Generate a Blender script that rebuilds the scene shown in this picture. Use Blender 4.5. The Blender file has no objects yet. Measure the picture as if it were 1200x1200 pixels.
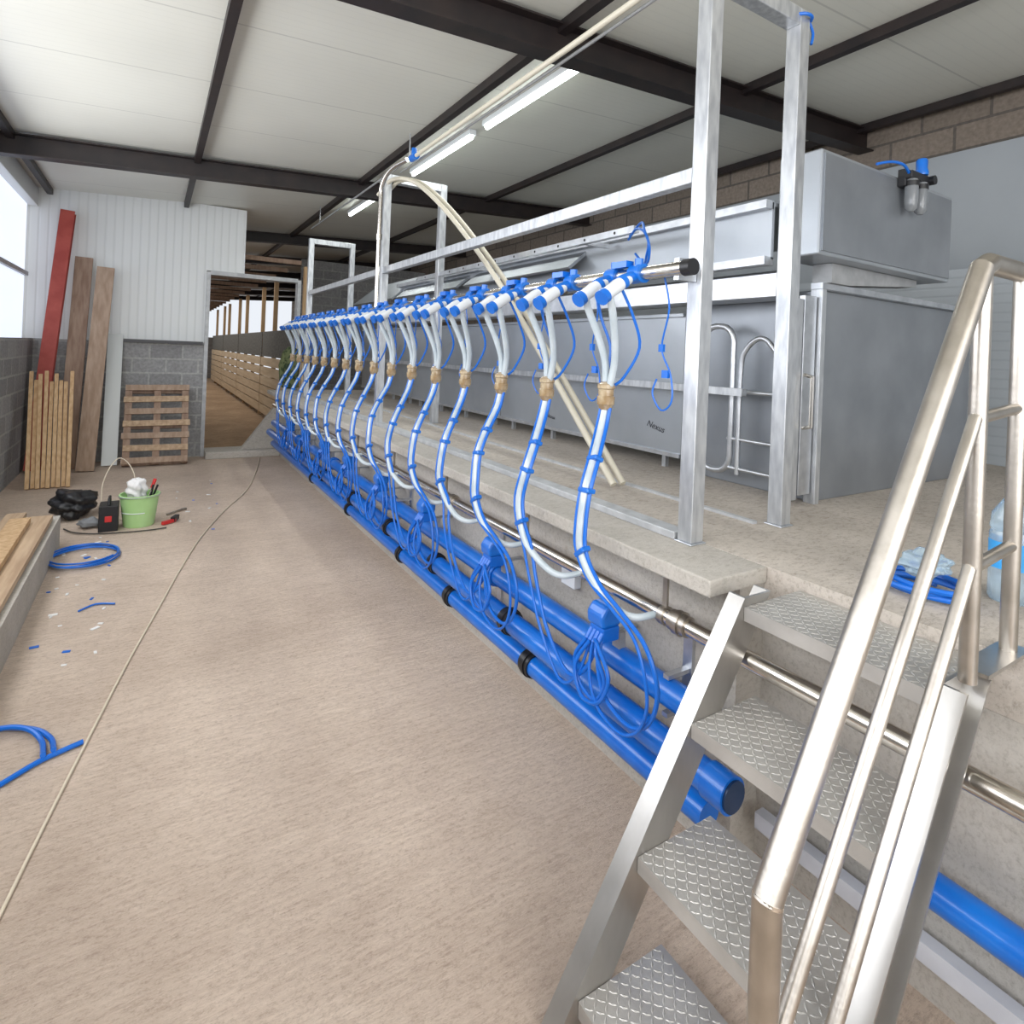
import bpy, math, random, bmesh
from mathutils import Vector, Matrix
random.seed(4)
scene=bpy.context.scene
COL=scene.collection
try:
    scene.view_settings.view_transform='Standard'
except Exception: pass

# ---------------- materials ----------------
def new_mat(name):
    m=bpy.data.materials.new(name); m.use_nodes=True
    nt=m.node_tree; b=nt.nodes['Principled BSDF']
    return m,nt,b
def mat(name,c,rough=.5,metal=0,c2=None,scale=6,bump=0,bscale=40,alpha=1,trans=0,emis=0,stretch=None,lo=.35,hi=.65,coat=0):
    m,nt,b=new_mat(name)
    b.inputs['Base Color'].default_value=(*c,1); b.inputs['Roughness'].default_value=rough
    b.inputs['Metallic'].default_value=metal; b.inputs['Transmission Weight'].default_value=trans
    b.inputs['Alpha'].default_value=alpha
    if coat: b.inputs['Coat Weight'].default_value=coat
    if emis:
        b.inputs['Emission Color'].default_value=(*c,1); b.inputs['Emission Strength'].default_value=emis
    L=nt.links.new
    tc=nt.nodes.new('ShaderNodeTexCoord'); mp=nt.nodes.new('ShaderNodeMapping')
    L(tc.outputs['Object'],mp.inputs['Vector'])
    if stretch: mp.inputs['Scale'].default_value=stretch
    if c2:
        n=nt.nodes.new('ShaderNodeTexNoise'); n.inputs['Scale'].default_value=scale; n.inputs['Detail'].default_value=6
        L(mp.outputs[0],n.inputs['Vector'])
        r=nt.nodes.new('ShaderNodeValToRGB'); r.color_ramp.elements[0].position=lo; r.color_ramp.elements[1].position=hi
        r.color_ramp.elements[0].color=(*c,1); r.color_ramp.elements[1].color=(*c2,1)
        L(n.outputs['Fac'],r.inputs['Fac']); L(r.outputs['Color'],b.inputs['Base Color'])
    if bump:
        n2=nt.nodes.new('ShaderNodeTexNoise'); n2.inputs['Scale'].default_value=bscale; n2.inputs['Detail'].default_value=5
        L(mp.outputs[0],n2.inputs['Vector'])
        bp=nt.nodes.new('ShaderNodeBump'); bp.inputs['Strength'].default_value=bump; bp.inputs['Distance'].default_value=.01
        L(n2.outputs['Fac'],bp.inputs['Height']); L(bp.outputs[0],b.inputs['Normal'])
    return m
def concrete(name,ca,cb,stain,fine=90,bump=.6,dark=(.5,.47,.44),smax=.55,smin=.56,big=1.3,brush=0):
    m,nt,b=new_mat(name); L=nt.links.new
    tc=nt.nodes.new('ShaderNodeTexCoord')
    n1=nt.nodes.new('ShaderNodeTexNoise'); n1.inputs['Scale'].default_value=big; n1.inputs['Detail'].default_value=8; n1.inputs['Roughness'].default_value=.65
    L(tc.outputs['Object'],n1.inputs['Vector'])
    r=nt.nodes.new('ShaderNodeValToRGB'); r.color_ramp.elements[0].position=.35; r.color_ramp.elements[1].position=.65
    r.color_ramp.elements[0].color=(*ca,1); r.color_ramp.elements[1].color=(*cb,1); L(n1.outputs['Fac'],r.inputs['Fac'])
    n2=nt.nodes.new('ShaderNodeTexNoise'); n2.inputs['Scale'].default_value=fine; n2.inputs['Detail'].default_value=8; n2.inputs['Roughness'].default_value=.8
    mp=nt.nodes.new('ShaderNodeMapping'); mp.inputs['Scale'].default_value=(.6,1.15,1); L(tc.outputs['Object'],mp.inputs['Vector'])
    L(mp.outputs[0],n2.inputs['Vector'])
    r2=nt.nodes.new('ShaderNodeValToRGB'); r2.color_ramp.elements[0].position=.34; r2.color_ramp.elements[1].position=.52
    r2.color_ramp.elements[0].color=(*dark,1); r2.color_ramp.elements[1].color=(1,1,1,1); L(n2.outputs['Fac'],r2.inputs['Fac'])
    mx=nt.nodes.new('ShaderNodeMixRGB'); mx.blend_type='MULTIPLY'; mx.inputs[0].default_value=.8
    L(r.outputs[0],mx.inputs[1]); L(r2.outputs[0],mx.inputs[2])
    n3=nt.nodes.new('ShaderNodeTexNoise'); n3.inputs['Scale'].default_value=5; n3.inputs['Detail'].default_value=9; n3.inputs['Roughness'].default_value=.8
    L(tc.outputs['Object'],n3.inputs['Vector'])
    r3=nt.nodes.new('ShaderNodeValToRGB'); r3.color_ramp.elements[0].position=smin; r3.color_ramp.elements[1].position=.74
    r3.color_ramp.elements[0].color=(0,0,0,1); r3.color_ramp.elements[1].color=(smax,smax,smax,1); L(n3.outputs['Fac'],r3.inputs['Fac'])
    mx2=nt.nodes.new('ShaderNodeMixRGB'); L(r3.outputs[0],mx2.inputs[0]); L(mx.outputs[0],mx2.inputs[1]); mx2.inputs[2].default_value=(*stain,1)
    out=mx2
    hsrc=n2.outputs['Fac']
    if brush:
        # broom-brushed lines across the pit
        mb=nt.nodes.new('ShaderNodeMapping'); mb.inputs['Scale'].default_value=(2.2,26,1); mb.inputs['Rotation'].default_value=(0,0,.12); L(tc.outputs['Object'],mb.inputs['Vector'])
        n4=nt.nodes.new('ShaderNodeTexNoise'); n4.inputs['Scale'].default_value=2.6; n4.inputs['Detail'].default_value=7; n4.inputs['Roughness'].default_value=.75; L(mb.outputs[0],n4.inputs['Vector'])
        r4=nt.nodes.new('ShaderNodeValToRGB'); r4.color_ramp.elements[0].position=.36; r4.color_ramp.elements[1].position=.6
        r4.color_ramp.elements[0].color=(.80,.77,.75,1); r4.color_ramp.elements[1].color=(1,1,1,1); L(n4.outputs['Fac'],r4.inputs['Fac'])
        mx3=nt.nodes.new('ShaderNodeMixRGB'); mx3.blend_type='MULTIPLY'; mx3.inputs[0].default_value=brush; L(mx2.outputs[0],mx3.inputs[1]); L(r4.outputs[0],mx3.inputs[2]); out=mx3
        ad=nt.nodes.new('ShaderNodeMath'); ad.operation='ADD'; L(n2.outputs['Fac'],ad.inputs[0]); L(n4.outputs['Fac'],ad.inputs[1]); hsrc=ad.outputs[0]
    L(out.outputs[0],b.inputs['Base Color']); b.inputs['Roughness'].default_value=.9
    bp=nt.nodes.new('ShaderNodeBump'); bp.inputs['Strength'].default_value=bump; bp.inputs['Distance'].default_value=.007
    L(hsrc,bp.inputs['Height']); L(bp.outputs[0],b.inputs['Normal'])
    return m
def ribbed(name,c,axis,freq,depth=.6,rough=.45,c2=None,metal=0,w=.18):
    m,nt,b=new_mat(name); L=nt.links.new
    tc=nt.nodes.new('ShaderNodeTexCoord'); sp=nt.nodes.new('ShaderNodeSeparateXYZ'); L(tc.outputs['Object'],sp.inputs[0])
    mu=nt.nodes.new('ShaderNodeMath'); mu.operation='MULTIPLY'; mu.inputs[1].default_value=freq; L(sp.outputs[axis],mu.inputs[0])
    fr=nt.nodes.new('ShaderNodeMath'); fr.operation='FRACT'; L(mu.outputs[0],fr.inputs[0])
    r=nt.nodes.new('ShaderNodeValToRGB'); e=r.color_ramp.elements
    e[0].position=0; e[0].color=(0,0,0,1); e[1].position=w; e[1].color=(1,1,1,1)
    x=e.new(1-w); x.color=(1,1,1,1); x=e.new(1.); x.color=(0,0,0,1)
    L(fr.outputs[0],r.inputs[0])
    mx=nt.nodes.new('ShaderNodeMixRGB'); L(r.outputs[0],mx.inputs[0]); d=c2 or tuple(v*.82 for v in c)
    mx.inputs[1].default_value=(*d,1); mx.inputs[2].default_value=(*c,1); L(mx.outputs[0],b.inputs['Base Color'])
    bp=nt.nodes.new('ShaderNodeBump'); bp.inputs['Strength'].default_value=depth; bp.inputs['Distance'].default_value=.01
    L(r.outputs[0],bp.inputs['Height']); L(bp.outputs[0],b.inputs['Normal']); b.inputs['Roughness'].default_value=rough
    b.inputs['Metallic'].default_value=metal
    return m
def ceiling_mat(name,c):
    m,nt,b=new_mat(name); L=nt.links.new
    tc=nt.nodes.new('ShaderNodeTexCoord'); sp=nt.nodes.new('ShaderNodeSeparateXYZ'); L(tc.outputs['Object'],sp.inputs[0])
    def band(freq,w):
        mu=nt.nodes.new('ShaderNodeMath'); mu.operation='MULTIPLY'; mu.inputs[1].default_value=freq; L(sp.outputs[1],mu.inputs[0])
        fr=nt.nodes.new('ShaderNodeMath'); fr.operation='FRACT'; L(mu.outputs[0],fr.inputs[0])
        lt=nt.nodes.new('ShaderNodeMath'); lt.operation='LESS_THAN'; lt.inputs[1].default_value=w; L(fr.outputs[0],lt.inputs[0]); return lt
    a=band(1.0,.014); f=band(14.0,.16)
    n=nt.nodes.new('ShaderNodeTexNoise'); n.inputs['Scale'].default_value=.8; n.inputs['Detail'].default_value=5; L(tc.outputs['Object'],n.inputs['Vector'])
    r=nt.nodes.new('ShaderNodeValToRGB'); r.color_ramp.elements[0].position=.3; r.color_ramp.elements[1].position=.7
    r.color_ramp.elements[0].color=(*[v*.9 for v in c],1); r.color_ramp.elements[1].color=(*c,1); L(n.outputs['Fac'],r.inputs['Fac'])
    m1=nt.nodes.new('ShaderNodeMixRGB'); s=nt.nodes.new('ShaderNodeMath'); s.operation='MULTIPLY'; s.inputs[1].default_value=.06; L(f.outputs[0],s.inputs[0])
    L(s.outputs[0],m1.inputs[0]); L(r.outputs[0],m1.inputs[1]); m1.inputs[2].default_value=(.35,.35,.33,1)
    m2=nt.nodes.new('ShaderNodeMixRGB'); s2=nt.nodes.new('ShaderNodeMath'); s2.operation='MULTIPLY'; s2.inputs[1].default_value=.35; L(a.outputs[0],s2.inputs[0])
    L(s2.outputs[0],m2.inputs[0]); L(m1.outputs[0],m2.inputs[1]); m2.inputs[2].default_value=(.25,.25,.23,1)
    L(m2.outputs[0],b.inputs['Base Color']); b.inputs['Roughness'].default_value=.42
    return m
def blocks(name,c,mort,w=.4,h=.2,rotx=True):
    m,nt,b=new_mat(name); L=nt.links.new
    tc=nt.nodes.new('ShaderNodeTexCoord'); sp=nt.nodes.new('ShaderNodeSeparateXYZ'); L(tc.outputs['Object'],sp.inputs[0])
    cb=nt.nodes.new('ShaderNodeCombineXYZ')
    L(sp.outputs[0 if rotx else 1],cb.inputs[0]); L(sp.outputs[2],cb.inputs[1])
    br=nt.nodes.new('ShaderNodeTexBrick'); L(cb.outputs[0],br.inputs['Vector'])
    br.inputs['Scale'].default_value=1; br.inputs['Brick Width'].default_value=w; br.inputs['Row Height'].default_value=h
    br.inputs['Mortar Size'].default_value=.012; br.inputs['Color1'].default_value=(*c,1)
    br.inputs['Color2'].default_value=(*[v*.75 for v in c],1); br.inputs['Mortar'].default_value=(*mort,1)
    n=nt.nodes.new('ShaderNodeTexNoise'); n.inputs['Scale'].default_value=30; n.inputs['Detail'].default_value=6; L(tc.outputs['Object'],n.inputs['Vector'])
    mx=nt.nodes.new('ShaderNodeMixRGB'); mx.blend_type='MULTIPLY'; mx.inputs[0].default_value=.6
    L(br.outputs['Color'],mx.inputs[1]); L(n.outputs['Fac'],mx.inputs[2])
    L(mx.outputs[0],b.inputs['Base Color']); b.inputs['Roughness'].default_value=.95
    bp=nt.nodes.new('ShaderNodeBump'); bp.inputs['Strength'].default_value=.5; bp.inputs['Distance'].default_value=.01
    L(n.outputs['Fac'],bp.inputs['Height']); L(bp.outputs[0],b.inputs['Normal'])
    return m

M_floor=concrete('pit_concrete',(.57,.455,.365),(.74,.61,.50),(.38,.285,.215),fine=85,bump=1.0,dark=(.60,.555,.52),smax=.5,smin=.60,big=.9,brush=.8)
M_plat=concrete('platform_concrete',(.42,.375,.325),(.56,.505,.445),(.32,.27,.23),fine=50,smax=.4)
M_wallc=concrete('pale_concrete',(.42,.39,.345),(.56,.525,.475),(.33,.29,.25),fine=60,bump=.8,dark=(.66,.64,.61),smax=.5)
M_blockx=blocks('grey_block_x',(.50,.50,.50),(.58,.58,.56),rotx=True)
M_blocky=blocks('grey_block_y',(.46,.46,.46),(.54,.54,.52),rotx=False)
M_blockd=blocks('brown_block',(.34,.28,.23),(.16,.14,.12),w=.5,h=.22,rotx=False)
M_white=ribbed('white_ribbed',(.74,.76,.755),0,10,depth=.3,c2=(.67,.69,.685))
M_ceil=ceiling_mat('ceiling_panel',(.73,.725,.655))
M_beam=mat('dark_beam',(.010,.007,.008),.5,c2=(.022,.014,.013))
M_galv=mat('galvanised',(.52,.54,.57),.34,.85,c2=(.66,.68,.71),scale=14,bump=.06,bscale=25)
M_galvd=mat('galvanised_dull',(.34,.35,.36),.5,.5,c2=(.44,.45,.46),scale=14)
M_galvm=mat('galvanised_matte',(.42,.43,.44),.6,.4,c2=(.53,.54,.55),scale=18)
M_galvp=mat('galv_post',(.48,.50,.53),.38,.75,c2=(.66,.68,.70),scale=9,stretch=(4,4,1))
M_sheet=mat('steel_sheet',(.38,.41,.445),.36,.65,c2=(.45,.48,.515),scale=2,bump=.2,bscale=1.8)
M_sheetd=mat('steel_sheet_shaded_dark',(.25,.27,.295),.38,.6,c2=(.32,.34,.37),scale=2.5,bump=.12,bscale=2.5)  # darker sheet copy: end-face shade put into the colour; also the dark lids
M_ss=mat('stainless',(.66,.62,.56),.20,1,c2=(.74,.70,.65),scale=5,stretch=(1,8,8))
M_ssb=mat('brushed_stainless',(.42,.385,.34),.36,1,c2=(.57,.53,.48),scale=9,bump=.05,bscale=80)
M_tread=mat('checker_plate',(.47,.455,.435),.52,.7,c2=(.60,.585,.56),scale=7,bump=.12)
M_string=mat('stringer_steel',(.42,.405,.385),.32,.95,c2=(.58,.565,.54),scale=6,stretch=(1,1,.4))
M_blue=mat('blue_plastic',(.003,.12,.52),.3,c2=(.005,.16,.62),scale=8,coat=.3)
M_blueh=mat('blue_hose',(.005,.13,.56),.32)
M_clear=mat('milky_tube',(.64,.71,.75),.16,c2=(.50,.58,.63),scale=9,trans=.2,coat=.5)
M_whitep=mat('white_plastic',(.70,.73,.75),.3)
M_amber=mat('amber_claw',(.33,.22,.11),.22,c2=(.52,.42,.28),scale=22,lo=.38,hi=.62,coat=.6,trans=.15)
M_black=mat('black_plastic',(.012,.012,.014),.4)
M_cream=mat('cream_pvc',(.58,.54,.44),.4)
M_wood=mat('timber',(.50,.31,.155),.75,c2=(.64,.44,.25),scale=5,stretch=(6,6,.6),bump=.2)
M_woodo=mat('old_timber',(.27,.175,.125),.85,c2=(.38,.27,.20),scale=4,stretch=(6,6,.6),bump=.2)
M_woodo2=mat('old_timber_pale',(.34,.235,.165),.85,c2=(.45,.33,.245),scale=4,stretch=(6,6,.6),bump=.2)
M_woodp=mat('plank_wood',(.40,.27,.17),.8,c2=(.56,.41,.27),scale=4,stretch=(6,.5,6),bump=.2)
M_red=mat('red_primer',(.33,.04,.028),.55,c2=(.42,.07,.05))
M_green=mat('green_bucket',(.42,.68,.28),.45,c2=(.48,.74,.34))
M_earth=concrete('earth',(.33,.21,.115),(.47,.32,.19),(.19,.12,.07),fine=14,bump=1)
M_fence=mat('fence_board',(.66,.50,.32),.8,c2=(.78,.62,.43),scale=3,stretch=(5,.4,5))
M_lampt=mat('lamp_tube',(.93,1,.96),.4,emis=12)
M_win=mat('window_film',(.76,.83,.98),.5,emis=.95)
M_poly=ribbed('polycarbonate',(.37,.40,.43),2,14,depth=.15,rough=.4,c2=(.33,.36,.39))
M_wallsheet=mat('grey_wall_sheet',(.30,.325,.35),.5,c2=(.34,.365,.39),scale=1)
M_camo=mat('camouflage_cloth',(.03,.05,.02),.9,c2=(.12,.14,.06),scale=14,lo=.45,hi=.5)
M_net=mat('dark_net',(.10,.10,.09),.9,c2=(.20,.19,.17),scale=20)
M_cable=mat('cable',(.62,.54,.42),.8)
M_cabled=mat('dark_cable',(.05,.045,.04),.7)
M_rag=mat('white_rag',(.75,.74,.73),.8,bump=.5,bscale=30)
M_water=mat('bottle_plastic',(.65,.80,.90),.1,trans=.7)
M_label=mat('blue_label',(.05,.35,.75),.4)
M_foil=mat('black_print',(.04,.04,.05),.6)
M_redp=mat('red_plastic',(.6,.03,.03),.4)
M_tool=mat('grey_plastic',(.22,.23,.24),.5)
M_glass=mat('smoked_bowl',(.30,.32,.34),.12,trans=.4)
M_flstrip=mat('grey_floor_channel',(.42,.43,.47),.5,c2=(.5,.51,.55))

# ---------------- geometry primitives: return (verts, faces) ----------------
def P_box(c,s,R=None):
    c=Vector(c); h=Vector(s)/2; v=[]
    for x in(-1,1):
        for y in(-1,1):
            for z in(-1,1):
                p=Vector((x*h.x,y*h.y,z*h.z))
                if R: p=R@p
                v.append(c+p)
    f=[(0,1,3,2),(4,6,7,5),(0,4,5,1),(2,3,7,6),(0,2,6,4),(1,5,7,3)]
    return v,f
def P_mm(x0,x1,y0,y1,z0,z1): return P_box(((x0+x1)/2,(y0+y1)/2,(z0+z1)/2),(abs(x1-x0),abs(y1-y0),abs(z1-z0)))
def P_bar(p0,p1,w,t,up=(0,0,1)):
    p0=Vector(p0);p1=Vector(p1); d=(p1-p0); L=d.length; d.normalize(); u=Vector(up)
    s=d.cross(u)
    if s.length<1e-4: s=d.cross(Vector((1,0,0)))
    s.normalize(); u=s.cross(d)
    R=Matrix((s,d,u)).transposed()
    return P_box((p0+p1)/2,(w,L,t),R)
def smoothpts(pts,k):
    pts=[Vector(p) for p in pts]
    if k<=1 or len(pts)<3: return pts
    out=[]
    n=len(pts)
    for i in range(n-1):
        a=pts[max(i-1,0)];b=pts[i];c=pts[i+1];d=pts[min(i+2,n-1)]
        for j in range(k):
            t=j/k
            out.append(.5*((2*b)+(c-a)*t+(2*a-5*b+4*c-d)*t*t+(3*b-a-3*c+d)*t**3))
    out.append(pts[-1]); return out
def P_tube(pts,r,n=10,k=1,closed=False,sharp=False):
    pts=smoothpts(pts,k) ; m=len(pts); v=[];f=[]
    t=(pts[1]-pts[0]).normalized(); a=Vector((0,0,1)) if abs(t.z)<.9 else Vector((1,0,0))
    nrm=(a-t*a.dot(t)).normalized()
    for i,p in enumerate(pts):
        d1=(p-pts[i-1]).normalized() if (closed or i>0) else None
        d2=(pts[(i+1)%m]-p).normalized() if (closed or i<m-1) else None
        if d1 is None: d1=d2
        if d2 is None: d2=d1
        t=(d1+d2).normalized()
        nrm=(nrm-t*nrm.dot(t)).normalized(); bi=t.cross(nrm)
        rr=r[i] if isinstance(r,list) else r
        mm=d1-d2; ca=max(d1.dot(t),.5)
        if mm.length>1e-4: mm.normalize()
        else: mm=None
        for j in range(n):
            an=2*math.pi*j/n; o=(nrm*math.cos(an)+bi*math.sin(an))*rr
            if mm is not None: o=o+mm*(o.dot(mm)*(1/ca-1))
            v.append(p+o)
    if sharp:
        V=[];F=[]
        for i in range(m-1):
            o=len(V); V+=v[i*n:(i+2)*n]
            for j in range(n):
                j2=(j+1)%n; F.append((o+j,o+j2,o+n+j2,o+n+j))
            F.append(tuple(o+q for q in range(n))[::-1]); F.append(tuple(o+n+q for q in range(n)))
        return V,F
    for i in range(m-1 if not closed else m):
        i2=(i+1)%m
        for j in range(n):
            j2=(j+1)%n; f.append((i*n+j,i*n+j2,i2*n+j2,i2*n+j))
    if not closed:
        f.append(tuple(range(n))[::-1]); f.append(tuple((m-1)*n+j for j in range(n)))
    return v,f
def P_cyl(p0,p1,r,n=16,r2=None):
    return P_tube([p0,p1],[r,r2 if r2 is not None else r],n)
def P_lathe(prof,c,n=20,axis='z'):
    v=[];f=[];m=len(prof); c=Vector(c)
    for (r,z) in prof:
        for j in range(n):
            a=2*math.pi*j/n; x,y=r*math.cos(a),r*math.sin(a)
            v.append(c+(Vector((x,y,z)) if axis=='z' else Vector((x,z,y)) if axis=='y' else Vector((z,x,y))))
    for i in range(m-1):
        for j in range(n):
            j2=(j+1)%n; f.append((i*n+j,i*n+j2,(i+1)*n+j2,(i+1)*n+j))
    f.append(tuple(range(n))[::-1]); f.append(tuple((m-1)*n+j for j in range(n)))
    return v,f
def P_prism(poly,a0,a1,axis='y'):
    n=len(poly); v=[];f=[]
    for a in(a0,a1):
        for (p,q) in poly:
            v.append(Vector((p,a,q)) if axis=='y' else Vector((a,p,q)) if axis=='x' else Vector((p,q,a)))
    f.append(tuple(range(n))); f.append(tuple(range(2*n-1,n-1,-1)))
    for i in range(n):
        j=(i+1)%n; f.append((i,i+n,j+n,j))
    return v,f
def ring(c,R,n,axis,tilt=0,start=0,sweep=2*math.pi,e=1):
    out=[]
    for i in range(n):
        a=start+sweep*i/(n if sweep>=6.28 else n-1)
        x,y=R*math.cos(a),R*e*math.sin(a)
        out.append(Vector(c)+(Vector((x,y,0)) if axis=='z' else Vector((0,x,y)) if axis=='x' else Vector((x,0,y))))
    return out

def mk(name,geoms,m=None,parent=None,label=None,cat=None,group=None,kind=None,smooth=False,bevel=0,origin=None):
    V=[];F=[];MI=[];mats=[]
    for g in geoms:
        if isinstance(g[1],bpy.types.Material): gg,mm=g
        else: gg,mm=g,m
        if mm not in mats: mats.append(mm)
        o=len(V); V+=list(gg[0])
        for fc in gg[1]: F.append([o+i for i in fc]); MI.append(mats.index(mm))
    xs=[v.x for v in V];ys=[v.y for v in V];zs=[v.z for v in V]
    org=Vector(origin) if origin else Vector(((min(xs)+max(xs))/2,(min(ys)+max(ys))/2,min(zs)))
    me=bpy.data.meshes.new(name); me.from_pydata([v-org for v in V],[],F)
    for mm in mats: me.materials.append(mm)
    me.polygons.foreach_set('material_index',MI)
    me.update()
    bm=bmesh.new(); bm.from_mesh(me); bmesh.ops.recalc_face_normals(bm,faces=bm.faces); bm.to_mesh(me); bm.free()
    if smooth:
        me.polygons.foreach_set('use_smooth',[len(p.vertices)<=4 for p in me.polygons])
        try: me.set_sharp_from_angle(angle=math.radians(40))
        except Exception: pass
    ob=bpy.data.objects.new(name,me); COL.objects.link(ob)
    if parent:
        ob.parent=parent
        pw=parent.location.copy(); pp_=parent.parent
        while pp_: pw=pw+pp_.location; pp_=pp_.parent
        ob.location=org-pw
    else: ob.location=org
    if bevel:
        b=ob.modifiers.new('bevel','BEVEL'); b.width=bevel; b.segments=2; b.limit_method='ANGLE'
    if label: ob['label']=label
    if cat: ob['category']=cat
    if group: ob['group']=group
    if kind: ob['kind']=kind
    return ob
def thing(name,loc,label,cat,group=None):
    e=bpy.data.objects.new(name,None); e.empty_display_size=.1; COL.objects.link(e); e.location=loc
    e['label']=label; e['category']=cat
    if group: e['group']=group
    return e
def copy_thing(src,off):
    n=src.copy(); COL.objects.link(n); n.location=src.location+Vector(off)
    for ch in src.children:
        c=ch.copy(); COL.objects.link(c); c.parent=n
        for g in ch.children:
            d=g.copy(); COL.objects.link(d); d.parent=c
    return n

# ---------------- room ----------------
def cz(x): return 3.62+.055*x
XL,XR=-1.31,5.7; YB=9.5; P=.97
mk('floor',[P_mm(XL-.2,1.80,-3,YB+.15,-.1,0)],M_floor,kind='structure')
mk('floor',[P_mm(-6,7,YB+.15,34,-.1,.04)],M_earth,kind='structure')
mk('floor',[P_mm(1.79,XR,-3,9.5,P-.15,P)],M_plat,kind='structure')
mk('wall_pit',[P_mm(1.66,1.79,1.21,9.5,0,P-.055)],M_wallc,kind='structure')
mk('wall_pit',[P_mm(1.79,1.95,-3,9.5,0,P-.151)],M_wallc,kind='structure')
mk('trim_1',[P_mm(1.50,1.79,1.20,9.5,P-.055,P)],M_wallc,kind='structure',bevel=.006)
mk('wall_right',[P_mm(XR,XR+.2,-3,30,0,4.05)],M_blockd,kind='structure')
mk('wall_right',[P_mm(XR-.06,XR-.005,-3,7.5,P,3.49)],M_wallsheet,kind='structure')
mk('wall_left',[P_mm(XL-.2,XL,-3,YB,0,1.62)],M_blocky,kind='structure')
mk('wall_left',[P_mm(XL-.2,XL,-3,YB,3.30,3.52)],M_white,kind='structure')
mk('wall_back',[P_mm(XL-.2,.62,YB,YB+.15,0,1.62)],M_blockx,kind='structure')
mk('wall_back',[P_mm(XL-.2,1.12,YB+.03,YB+.12,2.70,3.65),P_mm(XL-.2,.62,YB+.03,YB+.12,1.62,2.70)],M_white,kind='structure',origin=(0,YB,0))
def slope_slab(x0,x1,y0,y1,t,m,name='ceiling'):
    v=[Vector((x,y,cz(x)+dz)) for x in(x0,x1) for y in(y0,y1) for dz in(0,t)]
    return mk(name,[(v,[(0,1,3,2),(4,6,7,5),(0,4,5,1),(2,3,7,6),(0,2,6,4),(1,5,7,3)])],m,kind='structure',origin=(0,0,0))
slope_slab(XL-.3,XR+.3,-3,30,.08,M_ceil)
for i in range(5):
    y0=-2.9+i*2.48; y1=y0+2.40
    mk('window_%d'%(i+1),[(P_mm(XL-.12,XL-.10,y0,y1,1.62,3.30),M_win),
        (P_mm(XL-.14,XL-.06,y0-.03,y0+.03,1.62,3.3),M_white),(P_mm(XL-.14,XL-.06,y0,y1,2.40,2.45),M_galvd)],kind='structure')
def ibeam_x(y,x0,x1,h=.17,w=.12):
    g=[]
    for (a,b,ww) in((0,.012,w),(h-.012,h,w),(.012,h-.012,.012)):
        v=[Vector((x,yy,cz(x)-.03-h+z)) for x in(x0,x1) for yy in(y-ww/2,y+ww/2) for z in(a,b)]
        g.append((v,[(0,1,3,2),(4,6,7,5),(0,4,5,1),(2,3,7,6),(0,2,6,4),(1,5,7,3)]))
    return g
for y in(-1.0,2.97,7.1,11.3,14.5,17.7,21,24.5,28):
    mk('roof_beam',ibeam_x(y,XL,XR,h=.20 if y<9 else .18,w=.14),M_beam,label='dark painted steel roof beam under white ceiling panels',cat='beam',group='roof beams')
for x in(-1.2,.33,2.1,3.87,5.55):
    mk('roof_purlin',[P_mm(x-.03,x+.03,-3,30,cz(x)-.075,cz(x)-.006)],M_beam,label='dark lengthwise steel purlin beneath the ceiling panels',cat='beam',group='roof purlins')
for i,y in enumerate((3.88,5.62,8.15)):
    x=2.48; z=cz(x)
    e=thing('fluorescent_lamp',(x,y,z-.1),'long white fluorescent lamp glowing on the ceiling','lamp','ceiling fluorescent lamps')
    mk('lamp_housing',[P_mm(x-.035,x+.035,y-.75,y+.75,z-.055,z-.006)],M_whitep,e)
    mk('lamp_tube',[P_cyl((x,y-.72,z-.07),(x,y+.72,z-.07),.022)],M_lampt,e,label='glowing white tube',smooth=True)
e=thing('door_1',(1.27,YB,0),'galvanised steel doorway frame','door'); e['kind']='structure'
mk('door_jamb',[P_mm(.62,.67,YB-.03,YB+.15,.0,2.68)],M_galvd,e)
mk('door_jamb',[P_mm(1.88,1.93,YB-.03,YB+.15,.0,2.68)],M_galvd,e)
mk('door_head',[P_mm(.67,1.88,YB-.03,YB+.15,2.64,2.70)],M_galvd,e)
mk('trim_2',[P_mm(.67,1.66,YB-.30,YB+.15,0,.10)],M_wallc,kind='structure',bevel=.01)
mk('wall_ramp',[P_prism([(1.15,.1),(1.655,.1),(1.655,.80)],YB-.15,YB-.02,'y')],M_wallc,kind='structure')
for k in range(4):
    y0=9.9+k*4.4
    e=thing('wooden_fence',(2.1,y0+2.1,.04),'pale wooden board fence with dark netting along the dirt corridor','fence','corridor fence sections')
    for j in range(3): mk('fence_post',[P_mm(2.12,2.20,y0+.3+j*1.4,y0+.38+j*1.4,.04,3.0 if j!=1 else 1.5)],M_wood,e)
    mk('fence_boards',[P_mm(2.08,2.12,y0,y0+4.3,.15+i*.21,.33+i*.21) for i in range(6)],M_fence,e)
    mk('netting',[P_mm(2.10,2.11,y0,y0+4.3,1.40,1.95)],M_net,e)
for k in range(7):
    y=11.5+k*2.4
    mk('timber_post',[P_mm(.1,.2,y,y+.1,.04,cz(0)-.25)],M_wood,label='slim timber roof post standing in the corridor',cat='post',group='corridor posts')
for k in range(16):
    y=10.2+k*1.2
    mk('roof_batten',[P_mm(-1,2.07,y,y+.07,3.02,3.09)],M_woodo,label='dark timber batten across the corridor roof',cat='beam',group='corridor battens')
mk('wall_corridor',[P_mm(-1.1,-1.0,YB+.2,30,.04,2.2)],M_blockd,kind='structure')
mk('wall_end',[P_mm(2.75,XR,13.5,13.6,0,3.6)],M_blockx,kind='structure')
mk('wall_far',[P_mm(-1.3,2.7,29.8,29.9,.04,1.9)],M_blockx,kind='structure')

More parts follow.
